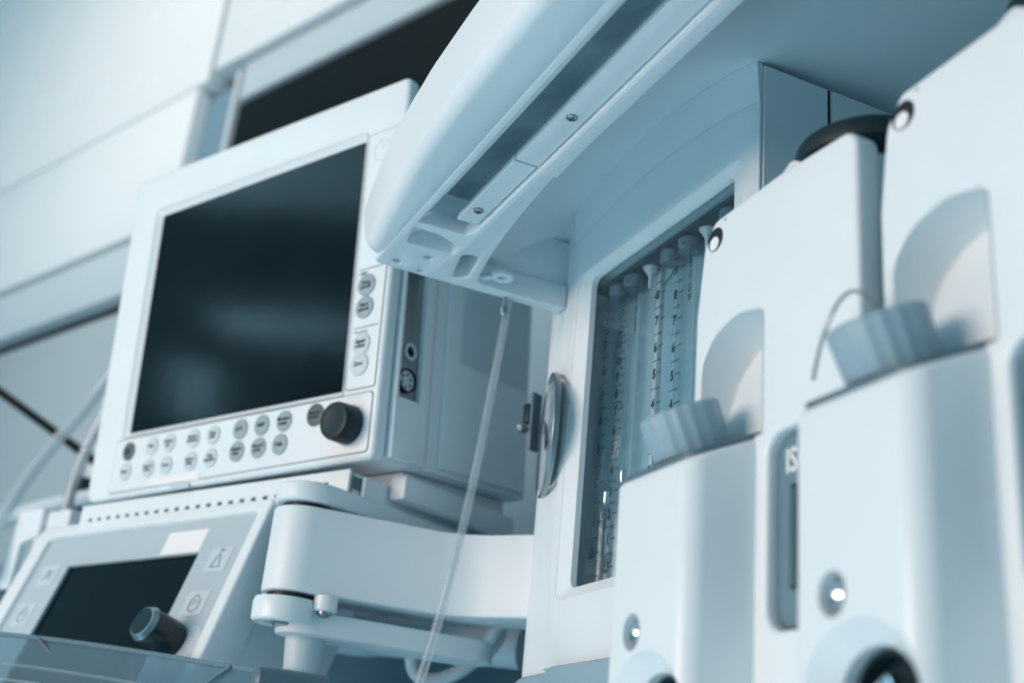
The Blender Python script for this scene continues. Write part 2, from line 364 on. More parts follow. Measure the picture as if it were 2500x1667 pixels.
# ---- canopy
def lerp(tab, x):
    if x >= tab[0][0]: return tab[0][1]
    for (xa, va), (xb_, vb) in zip(tab, tab[1:]):
        if x >= xb_: t = (x-xa)/(xb_-xa); t = t*t*(3-2*t) if False else t; return va+(vb-va)*t
    return tab[-1][1]
LIPY = [(.26, .1297), (-.3808, .1304), (-.4282, .1317), (-.455, .1338), (-.4803, .1366), (-.515, .1410), (-.5472, .1455), (-.575, .1490)]
TOPZ = [(.26, .3085), (-.376, .3100), (-.444, .3115), (-.470, .3140), (-.492, .3165), (-.525, .3185), (-.545, .3172), (-.558, .3146), (-.566, .3115), (-.5715, .3075)]
BOTZ = [(.26, .2698), (-.538, .2698), (-.545, .2712), (-.550, .2745), (-.555, .2790), (-.563, .2900), (-.5685, .3000), (-.5715, .3060)]
def lip_section(x):
    y = lerp(LIPY, x); zt = lerp(TOPZ, x); zb = lerp(BOTZ, x); h = zt-zb; r = min(.0075, h*.3); q = [(.1545+max(0, -.545-x)*.5, zb), ((y+r+.1545)/2, zb)]
    for k in range(9):
        a = math.pi/2*k/8; q.append((y+r-r*math.sin(a), zb+r-r*math.cos(a)))
    r2 = min(.003, h*.2)
    for k in range(5):
        a = math.pi/2*k/4; q.append((y+r2-r2*math.cos(a), zt-r2+r2*math.sin(a)))
    q += [(.165, zt+.002*min(1, h/.04)), (.192, zt+.003*min(1, h/.04)), (.192, zb+h*.6)]
    return [(x, a_, b_) for a_, b_ in q]
xsl = [.26, 0, -.2, -.3, -.35, -.38]+[-.40-.008*k for k in range(18)]+[-.541, -.545, -.5485, -.552, -.5555, -.559, -.5625, -.566, -.569, -.5712]
bm = bmesh.new(); secs = [[bm.verts.new(p) for p in lip_section(x)] for x in xsl]
for a, b in zip(secs, secs[1:]):
    for k in range(len(a)): bm.faces.new((a[k], a[(k+1) % len(a)], b[(k+1) % len(a)], b[k]))
bm.faces.new(secs[0]); bm.faces.new(secs[-1][::-1]); bmesh.ops.recalc_face_normals(bm, faces=bm.faces[:])
can = link('canopy_fascia', from_bm(bm), WHITE, mach, 50)
TOPD = basis((1, 0, 0), (0, 1, 0), (0, 0, 1))
rear = [(.26, .1912), (-.30, .1912), (-.388, .1920), (-.42, .1930), (-.453, .1955), (-.4853, .1988), (-.515, .2030), (-.5408, .2082), (-.5452, .2120), (-.5462, .2300), (-.5455, .2640), (-.5545, .2640)]
pout = fillet([(-.5535, .1530), (.26, .1530)]+rear, [.004, 0]+[0]*7+[.004, .004, 0, 0, 0])
h_lamp = fillet([(-.4972, .1570), (.25, .1570), (.25, .1850), (-.4900, .1850), (-.4965, .1822)], [.001, 0, 0, .002, .002])
h_p1 = fillet([(-.5222, .1602), (-.5035, .1572), (-.5040, .1705), (-.5110, .1850), (-.5212, .1855)], [.003, .001, .001, .003, .002])
h_p2 = fillet([(-.5468, .1955), (-.5170, .1890), (-.5145, .1978), (-.5420, .2030)], [.002, .004, .002, .004])
holes = [circle(-.5452, .1635, .0023, 20), circle(-.5320, .1760, .0023, 20), circle(-.5500, .1785, .0020, 20)]
pl_ = link('underside_plate', plate([pout, h_lamp, h_p1, h_p2]+holes, .2696, .2835, .0007), WHITE, mach)
link('underside_liner', rbox(-.552, .255, .1545, .1905, .2838, .2900), WHITE, mach)
link('pocket_liner', rbox(-.550, -.512, .1908, .2035, .2838, .2900), WHITE, mach)
link('rear_trim', plate([[(-.4198, .1856), (.255, .1856), (.255, .1917), (-.388, .1925), (-.4192, .1936)]], .2686, .2694, .0003), WHITE, pl_)
# lamp: ribbed lens, cover strips with screws
def ribbed(x0, x1, y0, y1, z, pitch, h):
    bm = bmesh.new(); k = int((x1-x0)/pitch); a = []; b = []
    for i in range(2*k+1):
        x = x0+i*pitch/2; zz = z-(h if i % 2 else 0); a.append(bm.verts.new((x, y0, zz))); b.append(bm.verts.new((x, y1, zz)))
    for i in range(len(a)-1): bm.faces.new((a[i], b[i], b[i+1], a[i+1]))
    return from_bm(bm)
lens = link('lamp_lens', ribbed(-.470, .25, .1574, .1722, .2742, .0010, .00035), LENS, pl_, 0)
gb = bmesh.new()
for i in range(700):
    x = -.4695+i*.00102; gv = [gb.verts.new(p) for p in ((x, .1576, .2737), (x+.00042, .1576, .2737), (x+.00042, .1720, .2737), (x, .1720, .2737))]; gb.faces.new(gv)
lr = link('rib_shade', from_bm(gb), DEEP, lens, 0); lr['kind'] = 'stuff'  # flat dark strips paint the shade between the lens ribs
link('lens_end', plate([fillet([(-.4915, .1574), (-.4698, .1574), (-.4698, .1722), (-.4895, .1722)], [.001, 0, 0, .005])], .2735, .2748, .0004), LENS, pl_)
link('lamp_reflector', rbox(-.4925, .25, .1575, .1721, .2800, .2815), PALE, pl_)
for k in range(48):
    link('lamp_cell', rbox(-.486+k*.015, -.4790+k*.015, .1584, .1712, .2762, .2798, .0008), MID, pl_)
link('cover_strip', plate([fillet([(-.4870, .1730), (-.4212, .1730), (-.4212, .1841), (-.4862, .1838)], [.001, .0005, .0005, .0015])], .2716, .2790, .0004), WHITE, pl_)
link('cover_strip', plate([[(-.4192, .1730), (.25, .1730), (.25, .1842), (-.4192, .1842)]], .2712, .2790, .0004), WHITE, pl_)
link('strip_backing', rbox(-.4955, .25, .1724, .1848, .2792, .2836), DEEP, pl_)
# pan-head screws (looking up at them): slotted dome
def screw_mesh(r, h, n=20):
    d = lathe([(r*.9, h), (r, .0), (r*.95, -h*.5), (r*.7, -h*.9), (r*.3, -h), (.0001, -h)], n)
    return cut(d, [rbox(-r*.62, r*.62, -r*.12, r*.12, -h*1.5, -h*.3), rbox(-r*.12, r*.12, -r*.62, r*.62, -h*1.5, -h*.3)])
scm = screw_mesh(.0025, .0012)
for x in (-.4716, -.3760, -.2804): at(link('screw', scm, STEEL, pl_), x, .1780, .2712)
# vaulted cove rising from the lamp strip to the column
REARY = [(x, y) for x, y in rear if x <= .26][:9]
def vault_z(x):
    if x > -.364: return .3252
    if x >= -.5365: return arch(x)+.0006
    return lerp([(-.5365, .3260), (-.545, .3190), (-.5523, .3130), (-.5578, .3060), (-.5630, .2950)], x)
def vault_col(s_):                      # s_ runs along the machine; returns points from the crease to the back
    xc, xj = s_
    y0 = lerp(REARY, xc)+.0006; z0 = .2842; zc = vault_z(xj); q = []
    for k in range(13):
        t = k/12; ff_ = 1-(1-t)**1.55
        q.append((xc+(xj-xc)*t, y0+(.2641-y0)*t, z0+(zc-z0)*ff_))
    q.insert(0, (xc, y0-.0002, .2775))
    for y in (.272, .29, .33, .45, .62): q.append((xj, y, zc+.0005+.012*(1-math.exp(-(y-.264)/.05)) if xj > -.37 else zc+.0005))
    return q
vx = [(.26, .26), (-.1, -.1), (-.2, -.2), (-.3, -.3), (-.34, -.34), (-.3625, -.3625)]+[(x, x) for x in [-.3645-.0085*k for k in range(20)]]+[(-.531, -.5365), (-.5340, -.5425), (-.5368, -.5485), (-.5392, -.5540), (-.5405, -.5585), (-.5412, -.5630)]
bm = bmesh.new(); cols = [[bm.verts.new(p) for p in vault_col(v_)] for v_ in vx]
for a, b in zip(cols, cols[1:]):
    for k in range(len(a)-1): bm.faces.new((a[k], a[k+1], b[k+1], b[k]))
bmesh.ops.recalc_face_normals(bm, faces=bm.faces[:])
if sum((f.normal.z*f.calc_area() for f in bm.faces)) > 0: bmesh.ops.reverse_faces(bm, faces=bm.faces[:])
bmesh.ops.solidify(bm, geom=bm.faces[:], thickness=.0025)
link('cove', from_bm(bm), WHITE, mach, 50)
# open end of the canopy: rib, roof and a screw eye
link('end_roof', rbox(-.5660, -.4500, .1935, .3000, .3440, .3600, .001), WHITE, mach)
link('end_rib', rbox(-.5545, -.5478, .1935, .2660, .2838, .3120, .001), WHITE, mach)
ey = link('screw_eye', xf(ring(.0060, .0026, -.0016, .0016, 28), T(-.5355, .2205, .2735)), WHITE, mach)
link('eye_stem', tube([(-.5462, .2105, .2740), (-.5405, .2165, .2738)], .0017, False), WHITE, ey)
link('hook_pin', xf(lathe([(.0014, .270), (.0014, .264), (.0024, .263), (.0024, .2595), (.001, .258)], 14), T(-.5520, .2300, 0)), STEEL, mach)
link('canopy_top', rbox(-.550, .26, .1935, .62, .3605, .372, .003), WHITE, mach)

# the machine was drawn at 5:6; bring it to full size and set its origin at its foot
K = 1.2; base = Vector((-.56, .50, -ZC))
seen = set()
for o in mach.children_recursive:
    o.location = o.location*K
    if o.data.name not in seen: seen.add(o.data.name); o.data.transform(Matrix.Scale(K, 4))
    if o.parent == mach: o.location = o.location-base
mach.location = Vector((0, 0, ZC))+base

# ================================================================== vaporizers
def vaporizer(x0, label, letters, ink, wire):
    v = thing('vaporizer', label, 'vaporizer', T(x0, YF, ZC), 'vaporizers mounted side by side')
    # back plate with handle recess and label recess
    out = fillet([(.0, -.03), (.1065, -.03), (.1065, .2585), (.060, .2608), (.0125, .2590), (.0045, .2480), (.0, .215)], [.003, .003, .008, .05, .006, .012, .03], 8)
    hnd = fillet([(.0055, .150), (.0490, .150), (.0490, .2030), (.0310, .2070), (.0140, .2020), (.0062, .1915)], [.001, .001, .005, .02, .02, .012], 8)
    lab = rect(.0530, .1010, .0730, .1480, .009)
    pl = link('back_plate', xf(plate([out, hnd, lab], -.012, 0, .0022, 4), FRONT(0)), WHITE2, v)
    bm = bmesh.new(); lo_ = []
    def dep(z_): t = min(1, max(0, (z_-.160)/.040)); return .0085+.0130*t*t*(3-2*t)
    for f_, sc_ in ((0, .999), (.35, .996), (.75, .985), (.92, .965), (1.0, .92), (1.0, .75), (1.0, .5), (1.0, .25), (1.0, .05)):
        rg = []
        for u_, z_ in hnd:                 # finger recess: level roof, back wall leaning forward at its foot
            zz = .168+(z_-.168)*sc_; rg.append(bm.verts.new((.0275+(u_-.0275)*sc_, .0004+f_*dep(zz), zz)))
        lo_.append(rg)
    nh = len(hnd)
    for a, b in zip(lo_, lo_[1:]):
        for k in range(nh): bm.faces.new((a[k], a[(k+1) % nh], b[(k+1) % nh], b[k]))
    bm.faces.new(lo_[-1]); bmesh.ops.recalc_face_normals(bm, faces=bm.faces[:])
    link('handle_recess', from_bm(bm), WHITE2, pl, 40)
    rear_ = cut(rbox(.003, .1050, .0125, .095, -.03, .2555, .006, 3), [rbox(.0015, .0535, 0, .0240, .1455, .2115)])
    link('rear_housing', rear_, WHITE2, v)
    # label panel in its recess
    lp = link('label_panel', xf(plate([rect(.0545, .0995, .0745, .1465, .008)], -.0075, -.0045, .0005), FRONT(0)), mat('label_slate', (.13, .22, .27), .4, var=.05), v)
    link('sight_glass', xf(plate([rect(.0622, .0668, .0880, .1270, .0005)], -.0044, -.0038, .0002), FRONT(0)), DARK, lp)
    link('fluid_tube', xf(plate([rect(.0637, .0652, .0890, .1255)], -.0037, -.0034), FRONT(0)), DEEP, lp)
    t = xf(text(letters, .0135, .0588, .1362, .00008, sx=.75, align='LEFT', bold=.0002), FRONT(.0045)); link('agent_letters', t, ink, lp, 0)
    t = xf(text('2\n1', .006, .0690, .094, .00008, align='LEFT'), FRONT(.0045)); link('level_figures', t, LWHITE, lp, 0)
    # body: a barrel standing proud of the left half of the plate
    pr = fillet([(-.0120, .020), (-.0120, -.0282), (.0425, -.0282), (.0462, -.0005), (.0462, .020)], [0, .0035, .009, .003, 0], 10)
    bm = bmesh.new(); nb = len(pr)
    def top(w): return .1355+.45*(w+.0282)
    levels = []
    ctr = Vector((.017, -.002))
    for mode in range(5):
        ringv = []
        for u, wv in pr:
            if mode == 0: z = -.03; uu_, ww_ = u, wv
            else:
                ins = (0, 0, .0006, .0016, .0030)[mode]; dz = (0, -.0022, -.0008, 0.0, .0002)[mode]
                d = ctr-Vector((u, wv)); d.normalize(); uu_, ww_ = u+d.x*ins, wv+d.y*ins; z = top(ww_)+dz
            ringv.append(bm.verts.new((uu_, ww_, z)))
        levels.append(ringv)
    for a, b in zip(levels, levels[1:]):
        for k in range(nb): bm.faces.new((a[k], a[(k+1) % nb], b[(k+1) % nb], b[k]))
    bm.faces.new(levels[0][::-1]); bm.faces.new(levels[-1]); bmesh.ops.recalc_face_normals(bm, faces=bm.faces[:])
    body = from_bm(bm)
    FM = FRONT(-.0282)
    funnel_c = xf(lathe([(.0260, .004), (.0225, .0004), (.0150, -.0075), (.0145, -.026)], 48), FM @ T(.0175, .0435, 0) @ Matrix.Diagonal((1.12, 1, 1, 1)))
    scr_c = xf(lathe([(.0068, .002), (.0062, -.0006), (.0058, -.010)], 28), FM @ T(.0062, .0735, 0) @ Matrix.Diagonal((1, 1.15, 1, 1)))
    body = cut(body, [funnel_c, scr_c])
    link('body', body, WHITE2, v, 40)
    link('body_screw', xf(lathe([(.0036, -.0090), (.0045, -.0058), (.0043, -.0030), (.0034, -.0008), (.0018, .0002), (.0002, .0004)], 24), FM @ T(.0064, .0733, 0)), CHROME, v)
    link('recess_shade', xf(ring(.0068, .0030, -.0100, -.0088, 28), FM @ T(.0062, .0735, 0)), DARK, v)  # dark ring paints the shade at the bottom of the screw recess
    fp = link('filler_port', xf(lathe([(.0142, -.0250), (.0142, -.0110), (.0128, -.0105), (.0124, -.0180), (.0004, -.0182)], 36), FM @ T(.0175, .0435, 0)), DARK, v)
    link('filler_key', xf(rbox(-.0035, .0045, -.010, .006, -.0180, -.0095, .001), FM @ T(.0175, .0435, 0) @ Matrix.Rotation(R(28), 4, 'Z')), CHROME, fp)
    link('filler_pin', xf(lathe([(.0022, -.018), (.0022, -.012), (.0012, -.0112)], 14), FM @ T(.0215, .0435, 0)), STEEL, fp)
    # sloping top: thin dark layer and fluted dial
    tl = math.atan(.45)
    DM = T(.0148, -.0075, top(-.0075)) @ Matrix.Rotation(tl, 4, 'X')
    gk = fillet([(-.0100, .018), (-.0100, -.0265), (.0405, -.0265), (.0445, .0), (.0445, .018)], [0, .003, .008, .003, 0], 8)
    gm = plate([gk], 0, .0026, .0004)
    for vv in gm.vertices: vv.co.z += top(vv.co.y)+.0001
    link('dial_underlay', gm, DEEP, v)
    dl = link('dial', xf(lathe([(.0148, .0030), (.0160, .0034), (.0163, .0050), (.0171, .0198), (.0168, .0210), (.0155, .0218), (.0060, .0220)], 144, 18, .0005), DM), DIALM, v, 50)
    # black lock knob on top behind the plate with a white lug
    k = link('lock_knob', xf(lathe([(.010, .2556), (.010, .270), (.0290, .2720), (.0322, .2740), (.0330, .2770), (.0322, .2820), (.0300, .2840), (.0120, .2850)], 56), T(.0640, .0455, 0)), DARK, v)
    lug = xf(plate([fillet([(.0490, .2500), (.0660, .2500), (.0660, .2650), (.0590, .2700), (.0520, .2665)], [0, 0, .003, .005, .003]), circle(.0575, .2635, .0022, 16)], -.0020, .0, .0005), FRONT(.0070))
    link('lug', lug, WHITE2, v)
    # round emblem: dark disc with a pale off-centre oval
    em = link('emblem', xf(plate([circle(.0140, .2490, .0057, 36)], 0, .00016), FRONT(0)), INK, pl, 0)
    link('emblem_oval', xf(plate([ellipse(.0132, .2472, .0034, .0033, 28)], .00017, .00026), FRONT(0)), LWHITE, em, 0)
    link('emblem_mark', xf(plate([circle(.0212, .2560, .0007, 12)], 0, .00012), FRONT(0)), INK2, em, 0)
    if wire:
        link('tether', tube([(-0.0118, -0.0202, 0.1498), (-0.0027, -0.0252, 0.1571), (0.0054, -0.0272, 0.1657), (0.0073, -0.0232, 0.1736), (0.0057, -0.0162, 0.1788), (-0.0005, -0.0052, 0.1815), (-0.0007, -0.0012, 0.1791)], .00065), STEEL, v)
    return v
vaporizer(-.410, 'white vaporizer beside the flowmeter window with IS letters on its slate panel', 'ISO', LWHITE, False)
vaporizer(-.292, 'white vaporizer with thin wire loop over its dial, covering the other label panel', 'SEV', INK, True)

# ================================================================== patient monitor
MO = (-.9831, .0877, .2697)
mon = thing('patient_monitor', 'white patient monitor with dark screen, round keys and a black turn knob', 'monitor', frame(27.2, -4.2, MO))
XF = FRONT(0)
fr = plate([fillet([(-.044, -.0560), (.2850, -.0530), (.2905, .2360), (-.0425, .2380)], [.010, .006, .006, .010], 8), rect(-.0055, .2500, -.0045, .2000, .002)], -.0120, 0, .0035, 4)
ff = link('front_frame', xf(fr, XF), WHITE2, mon)
link('casing', rbox(-.040, .2835, .0105, .165, -.0520, .2330, .004, 3), WHITE, mon)
Ao = [(x, .0012, z) for x, z in rect(-.0056, .2501, -.0046, .2001, .002)]; Ai = [(x, .0040, z) for x, z in rect(-.0012, .2460, -.0008, .1955, .001)]
bm = bmesh.new(); a = [bm.verts.new(p) for p in Ao]; b = [bm.verts.new(p) for p in Ai]
for k in range(len(a)): bm.faces.new((a[k], a[(k+1) % len(a)], b[(k+1) % len(a)], b[k]))
bmesh.ops.recalc_face_normals(bm, faces=bm.faces[:]); link('screen_bezel', from_bm(bm), WHITE2, ff)
link('screen', rbox(-.003, .2495, .0043, .0080, -.003, .1975), SCREEN, mon)
# key membranes
mb = link('key_membrane', xf(plate([fillet([(-.012, -.0505), (.2795, -.0475), (.2805, -.0062), (-.0100, -.0075)], .003)], 0, .0006, .0002), XF), WHITE2, mon)
ms = link('key_membrane', xf(plate([fillet([(.2545, -.0020), (.2812, -.0020), (.2855, .1960), (.2550, .1960)], .002)], 0, .0006, .0002), XF), WHITE2, mon)
link('membrane_border', xf(plate([fillet([(-.0128, -.0513), (.2803, -.0483), (.2813, -.0054), (-.0108, -.0067)], .003)], 0, .0002), XF), INK2, mb, 0)
link('membrane_border', xf(plate([fillet([(.2538, -.0027), (.2819, -.0027), (.2862, .1967), (.2543, .1967)], .002)], 0, .0002), XF), INK2, ms, 0)
keyL = xf(lathe([(.0072, 0), (.0072, .0009), (.0066, .0013), (.0001, .0014)], 28), XF)
def key(x, z, m, s, txt, sub=None, size=.0036):
    k = link('key', keyL.copy(), m, mon); k.location = (x, -.0006, z); k.scale = (s, 1, s)
    if txt:
        t = xf(text(txt, size, 0, 0, .00155, bold=.0001), XF); t = link('key_text', t, INK, k, 0); t.scale = (1/s, 1, 1/s)
key(.0085, -.0180, BTN_D, 1.05, 'Silence\nalarms', size=.0028)
for x, tx in ((.039, 'Resp'), (.061, 'Airway\ngas'), (.091, 'Invasive\npressure'), (.115, 'Temp\nhold')): key(x, -.0170, BTN_L, 1.02, tx, size=.0036)
for x, tx in ((.146, 'ECG'), (.170, 'NIBP'), (.194, 'Monitor\nsetup')): key(x, -.0163, BTN_M, 1.08, tx, size=.0041)
for x, tx in ((.008, 'Reset'), (.038, 'Record\nwave'), (.061, 'Trend'), (.091, 'Alarms\nsetup'), (.115, 'Take\nsnapshot')): key(x, -.0348, BTN_L, 1.02, tx, size=.0036)
for x, tx in ((.145, 'Patient\ndata'), (.169, 'Record\nprint'), (.192, 'Help')): key(x, -.0332, BTN_M, 1.08, tx, size=.0041)
key(.2262, -.0160, BTN_D, 1.15, 'Normal\nscreen', size=.0036)
for z, tx, mm in ((.0742, 'Auto\non/off', BTN_M), (.0572, 'Start\ncancel', BTN_M), (.0300, 'Signal\nscales', BTN_L), (.0152, 'Zero', BTN_L)): key(.2655, z, mm, 1.16, tx, size=.0042)
for z in (.0868, .0425): link('key_rule', xf(plate([rect(.2568, .2800, z-.0004, z+.0004)], 0, .0008), XF), INK2, ms, 0)
link('rule_text', xf(text('NIBP', .0036, .2572, .0835, .0008, align='LEFT'), XF), INK, ms, 0)
link('rule_text', xf(text('Pressures', .0034, .2572, .0393, .0008, align='LEFT'), XF), INK2, ms, 0)
me = text('patient monitor', .0026, 0, 0, 0, align='LEFT'); me.transform(XF @ T(.2520, .001, .0008) @ Matrix.Rotation(R(90), 4, 'Z')); link('edge_text', me, INK2, ms, 0)
em = link('power_key', xf(ring(.0088, .0080, 0, .0009, 32), XF @ T(.2690, .1800, 0)), BTN_L, mon)
link('power_mark', xf(plate([rect(.2686, .2694, .181, .187)], 0, .0008), XF), BTN_L, em, 0)
stk = link('name_strip', xf(plate([rect(.0420, .1040, -.0500, -.0440, .0008)], 0, .0011, .0002), XF), LWHITE, mon)
link('slot_latch', xf(plate([rect(.0700, .0930, -.0555, -.0515, .0008)], 0, .0014, .0002), XF), PALE, mon)
kb = link('turn_knob', xf(lathe([(.0136, 0), (.0138, .004), (.0134, .0140), (.0126, .0160), (.0108, .0166), (.0086, .0161), (.0002, .0158)], 48), XF @ T(.2610, -.0278, 0)), DARK, mon)
link('knob_skirt', xf(ring(.0148, .0120, 0, .0012, 40), XF @ T(.2610, -.0278, 0)), BTN_L, kb)
# right flank: plates standing on the casing; local (depth, height)
SIDE = basis((0, 1, 0), (0, 0, 1), (1, 0, 0), (.2835, 0, 0))
fp1 = plate([[(.0305, -.052), (.0455, -.052), (.0455, .231), (.0305, .231)], ], 0, .0016, .0004)
flank = plate([fillet([(.0130, -.0500), (.0470, -.0500), (.0470, .2290), (.0130, .2290)], .001), [(.0160, -.0065), (.0375, -.0065), (.0375, .190), (.0160, .190)]], 0, .0060, .0006)
fl = link('flank_rib', xf(flank, SIDE), WHITE, mon)
cnp = link('connector_panel', xf(plate([[(.0162, -.0063), (.0373, -.0063), (.0373, .1890), (.0162, .1890)]], 0, .0012), SIDE), STEEL, mon)
link('socket_ring', xf(ring(.0062, .0040, .0012, .0036, 28), SIDE @ T(.0275, .0290, 0)), PALE, cnp)
link('socket_hole', xf(plate([circle(.0275, .0290, .0040, 20)], .0012, .0018), SIDE), BLACK, cnp)
link('socket_ring', xf(ring(.0086, .0076, .0012, .0040, 28), SIDE @ T(.0262, .0075, 0)), BLACK, cnp)
skf = link('socket_face', xf(plate([circle(.0262, .0075, .0075, 28)], .0012, .0022), SIDE), PALE, cnp)
for k in range(6):
    a = R(60*k+20); link('socket_pin', xf(plate([circle(.0262+.0045*math.cos(a), .0075+.0045*math.sin(a), .0009, 10)], .0022, .0026), SIDE), BLACK, skf)
link('module_frame', xf(plate([fillet([(.0500, -.0515), (.1640, -.0515), (.1640, .2310), (.0500, .2310)], .002)], 0, .0040, .0012), SIDE), WHITE, mon)
link('module_door', xf(plate([fillet([(.0610, -.0475), (.1600, -.0475), (.1600, .2260), (.0610, .2260)], .003)], .0040, .0066, .0012), SIDE), WHITE, mon)
link('module_label', xf(plate([fillet([(.0760, .0340), (.1560, .0340), (.1560, .2200), (.0760, .2200)], .001)], .0066, .0074, .0004), SIDE), PALE, mon)
link('casing_foot', rbox(.2300, .2760, .040, .155, -.0740, -.0525, .003), WHITE, mon)
link('casing_foot', rbox(-.030, .0200, .040, .155, -.0740, -.0525, .003), WHITE, mon)

# ================================================================== shelf with slots under the monitor
SF = frame(27.2, 0, (-.9831+.033*-.06, .0877+.065*.06-.0, .2697-.0598))
shelf = thing('monitor_shelf', 'white metal shelf with a row of vent slots under the patient monitor', 'shelf', SF)
slots = [rect(-.0330+k*.0126-.0028, -.0330+k*.0126+.0028, -.0119, -.0091) for k in range(19)]+[rect(.2365, .2445, -.0090, -.0052)]
link('slotted_plate', xf(plate([[(-.0480, -.0180), (.2640, -.0180), (.2640, .0022), (-.0480, .0022)]]+slots, -.0025, 0, .0003), FRONT(.0010)), WHITE2, shelf)
link('shelf_tray', rbox(-.0440, .2570, .0040, .165, -.0175, -.0125, .001), DEEP, shelf)
link('shelf_top', rbox(-.0440, .2570, .0040, .165, -.0100, -.0145+.006, .0005), PALE, shelf)
for x0, x1 in ((.2590, .2640),):
    link('side_rail', rbox(x0, x1, .006 if x0 < .27 else .020, .165, -.0170, .0010, .0015), WHITE, shelf)
link('rail_gap', rbox(.2642, .2649, .004, .160, -.0105, -.0020), DEEP, shelf)
link('corner_cap', rbox(.2695, .2850, .034, .158, -.0120, .0060, .003), WHITE, shelf)
link('slide_bar', rbox(.2650, .2690, .012, .175, -.0240, -.0005, .001), WHITE, shelf)

# ================================================================== ventilator control display
DO = (-1.0160, .0660, .1620)
dsp = thing('ventilator_display', 'tilted white control display with icon labels, white sticker and black knob', 'display', frame(26, 18, DO))
ca = plate([fillet([(-.0690, -.150), (.2340, -.150), (.2340, .0375), (-.0690, .0395)], [.006, .004, .005, .010], 8), rect(-.0490, .2220, -.138, .0280, .005)], -.030, 0, .0022, 3)
link('display_casing', xf(ca, XF), WHITE2, dsp)
bodyp = fillet([(.028, .0360), (.110, .020), (.100, -.150), (.028, -.150)], .004)
link('display_back', xf(plate([bodyp], -.066, .2315, .002), basis((0, 1, 0), (0, 0, 1), (1, 0, 0))), WHITE, dsp)
fpl = link('faceplate', xf(plate([rect(-.0492, .2222, -.1382, .0282, .004), rect(0, .1700, -.105, 0, .0008)], -.0065, -.0040), XF), FACE, dsp)
link('screen', rbox(-.002, .172, .0070, .0085, -.107, .002), SCREEN, dsp)
link('sticker', xf(plate([[(.1215, .0012), (.1690, .0012), (.1690, .0200), (.1215, .0200)]], -.0040, -.0037), XF), LWHITE, dsp)
def icon(x, z, kind):
    p = link('icon_label', xf(plate([rect(x-.0120, x+.0120, z-.0098, z+.0098, .0015)], -.0040, -.0036), XF), BTN_L if kind else LWHITE, dsp)
    p.data.materials.clear(); p.data.materials.append(PALE)
    s = []
    if kind == 'bell':
        path = [(-.005, -.006), (-.0035, -.003), (-.0015, .003), (0, .0045), (.0015, .003), (.0035, -.003), (.005, -.006), (-.005, -.006)]
        s.append(text('0.0', .004, .001, .0072, 0))
    elif kind == 'house':
        path = [(-.005, -.005), (-.005, .002), (0, .0065), (.005, .002), (.005, -.005), (0, -.0065), (-.005, -.005)]
        s.append(tube([(-.002, -.002, 0), (0, .002, 0), (.002, .001, 0)], .0003, False))
    else:
        path = [(-.004, -.005), (0, .005), (.003, -.004), (.006, .004)]
    s.append(tube([(a_, b_, 0) for a_, b_ in path], .00035, False))
    me = joined(s); me.transform(XF @ T(x, z, -.0034)); link('icon_mark', me, INK2, p, 0)
icon(-.0240, -.0075, 'a'); icon(-.0280, -.0425, 'house'); icon(.1970, -.0075, 'bell'); icon(.1945, -.0415, 'house')
link('icon_line', xf(plate([rect(.171, .1845, -.0095, -.0083)], -.0040, -.0037), XF), PALE, dsp)
link('icon_line', xf(plate([rect(.1940, .1952, -.060, -.0515)], -.0040, -.0037), XF), PALE, dsp)
link('knob_patch', xf(plate([fillet([(.182, -.085), (.2180, -.085), (.2180, -.062), (.205, -.0575), (.190, -.0575)], .008)], -.0040, -.0036), XF), PALE, dsp)
kn = link('turn_knob', xf(lathe([(.0150, 0), (.0156, .004), (.0142, .026), (.0118, .0300), (.0112, .0302), (.0001, .0303)], 40), XF @ T(.1910, -.0705, -.004) @ Matrix.Diagonal((.86, .86, .95, 1))), mat('knob_gloss', (.010, .024, .030), .22, var=.1), dsp)
link('knob_face', xf(lathe([(.0107, .0304), (.0107, .0308), (.0001, .0309)], 36), XF @ T(.1910, -.0705, -.004) @ Matrix.Diagonal((.865, .865, .955, 1))), DARK, kn)
link('knob_rim', xf(lathe([(.0143, .0262), (.0121, .0301), (.0110, .0304), (.0105, .0303)], 40), XF @ T(.1910, -.0705, -.004) @ Matrix.Diagonal((.865, .865, .955, 1))), STEEL, kn)

# ================================================================== hinged support arm
arm = thing('support_arm', 'white hinged support arm with round pivot reaching out from the column', 'arm', W0)
def stadium(p, q, r, n=12):
    p = Vector(p); q = Vector(q); d = (q-p).normalized(); a0 = math.atan2(d.y, d.x)
    return [(p.x+r*math.cos(a0+math.pi/2+math.pi*k/n), p.y+r*math.sin(a0+math.pi/2+math.pi*k/n)) for k in range(n+1)]+[(q.x+r*math.cos(a0-math.pi/2+math.pi*k/n), q.y+r*math.sin(a0-math.pi/2+math.pi*k/n)) for k in range(n+1)]
cxa, cya = -.7880, .1985
ol = [(-.7655, cya)]
ol = [(cxa+.0225*math.cos(R(a)), cya+.0225*math.sin(R(a))) for a in range(180, 361, 10)]+[(-.7655, .290), (-.7600, .306), (-.7480, .320), (-.7120, .3500), (-.7120, .4090), (-.790, .345), (-.805, .325), (-.8105, .300)]
link('main_arm', plate([ol], .1290, .1860, .0018, 3), WHITE, arm)
link('upper_link', plate([stadium((cxa, cya), (-.905, .43), .0232)], .1895, .2030, .0022, 3), WHITE, arm)
link('link_pin', xf(lathe([(.017, .1862), (.017, .1893)], 24), T(cxa, cya, 0)), DARK, arm)
link('lower_pin', xf(lathe([(.0165, .1255), (.0165, .1288)], 24), T(cxa, cya-.002, 0)), DARK, arm)
pc = link('pivot_cap', xf(cut(lathe([(.0195, .1095), (.0212, .1110), (.0216, .1215), (.0205, .1250)], 40), [lathe([(.0125, .1060), (.0125, .1130)], 32)]), T(cxa+.002, cya-.0055, 0)), WHITE2, arm)
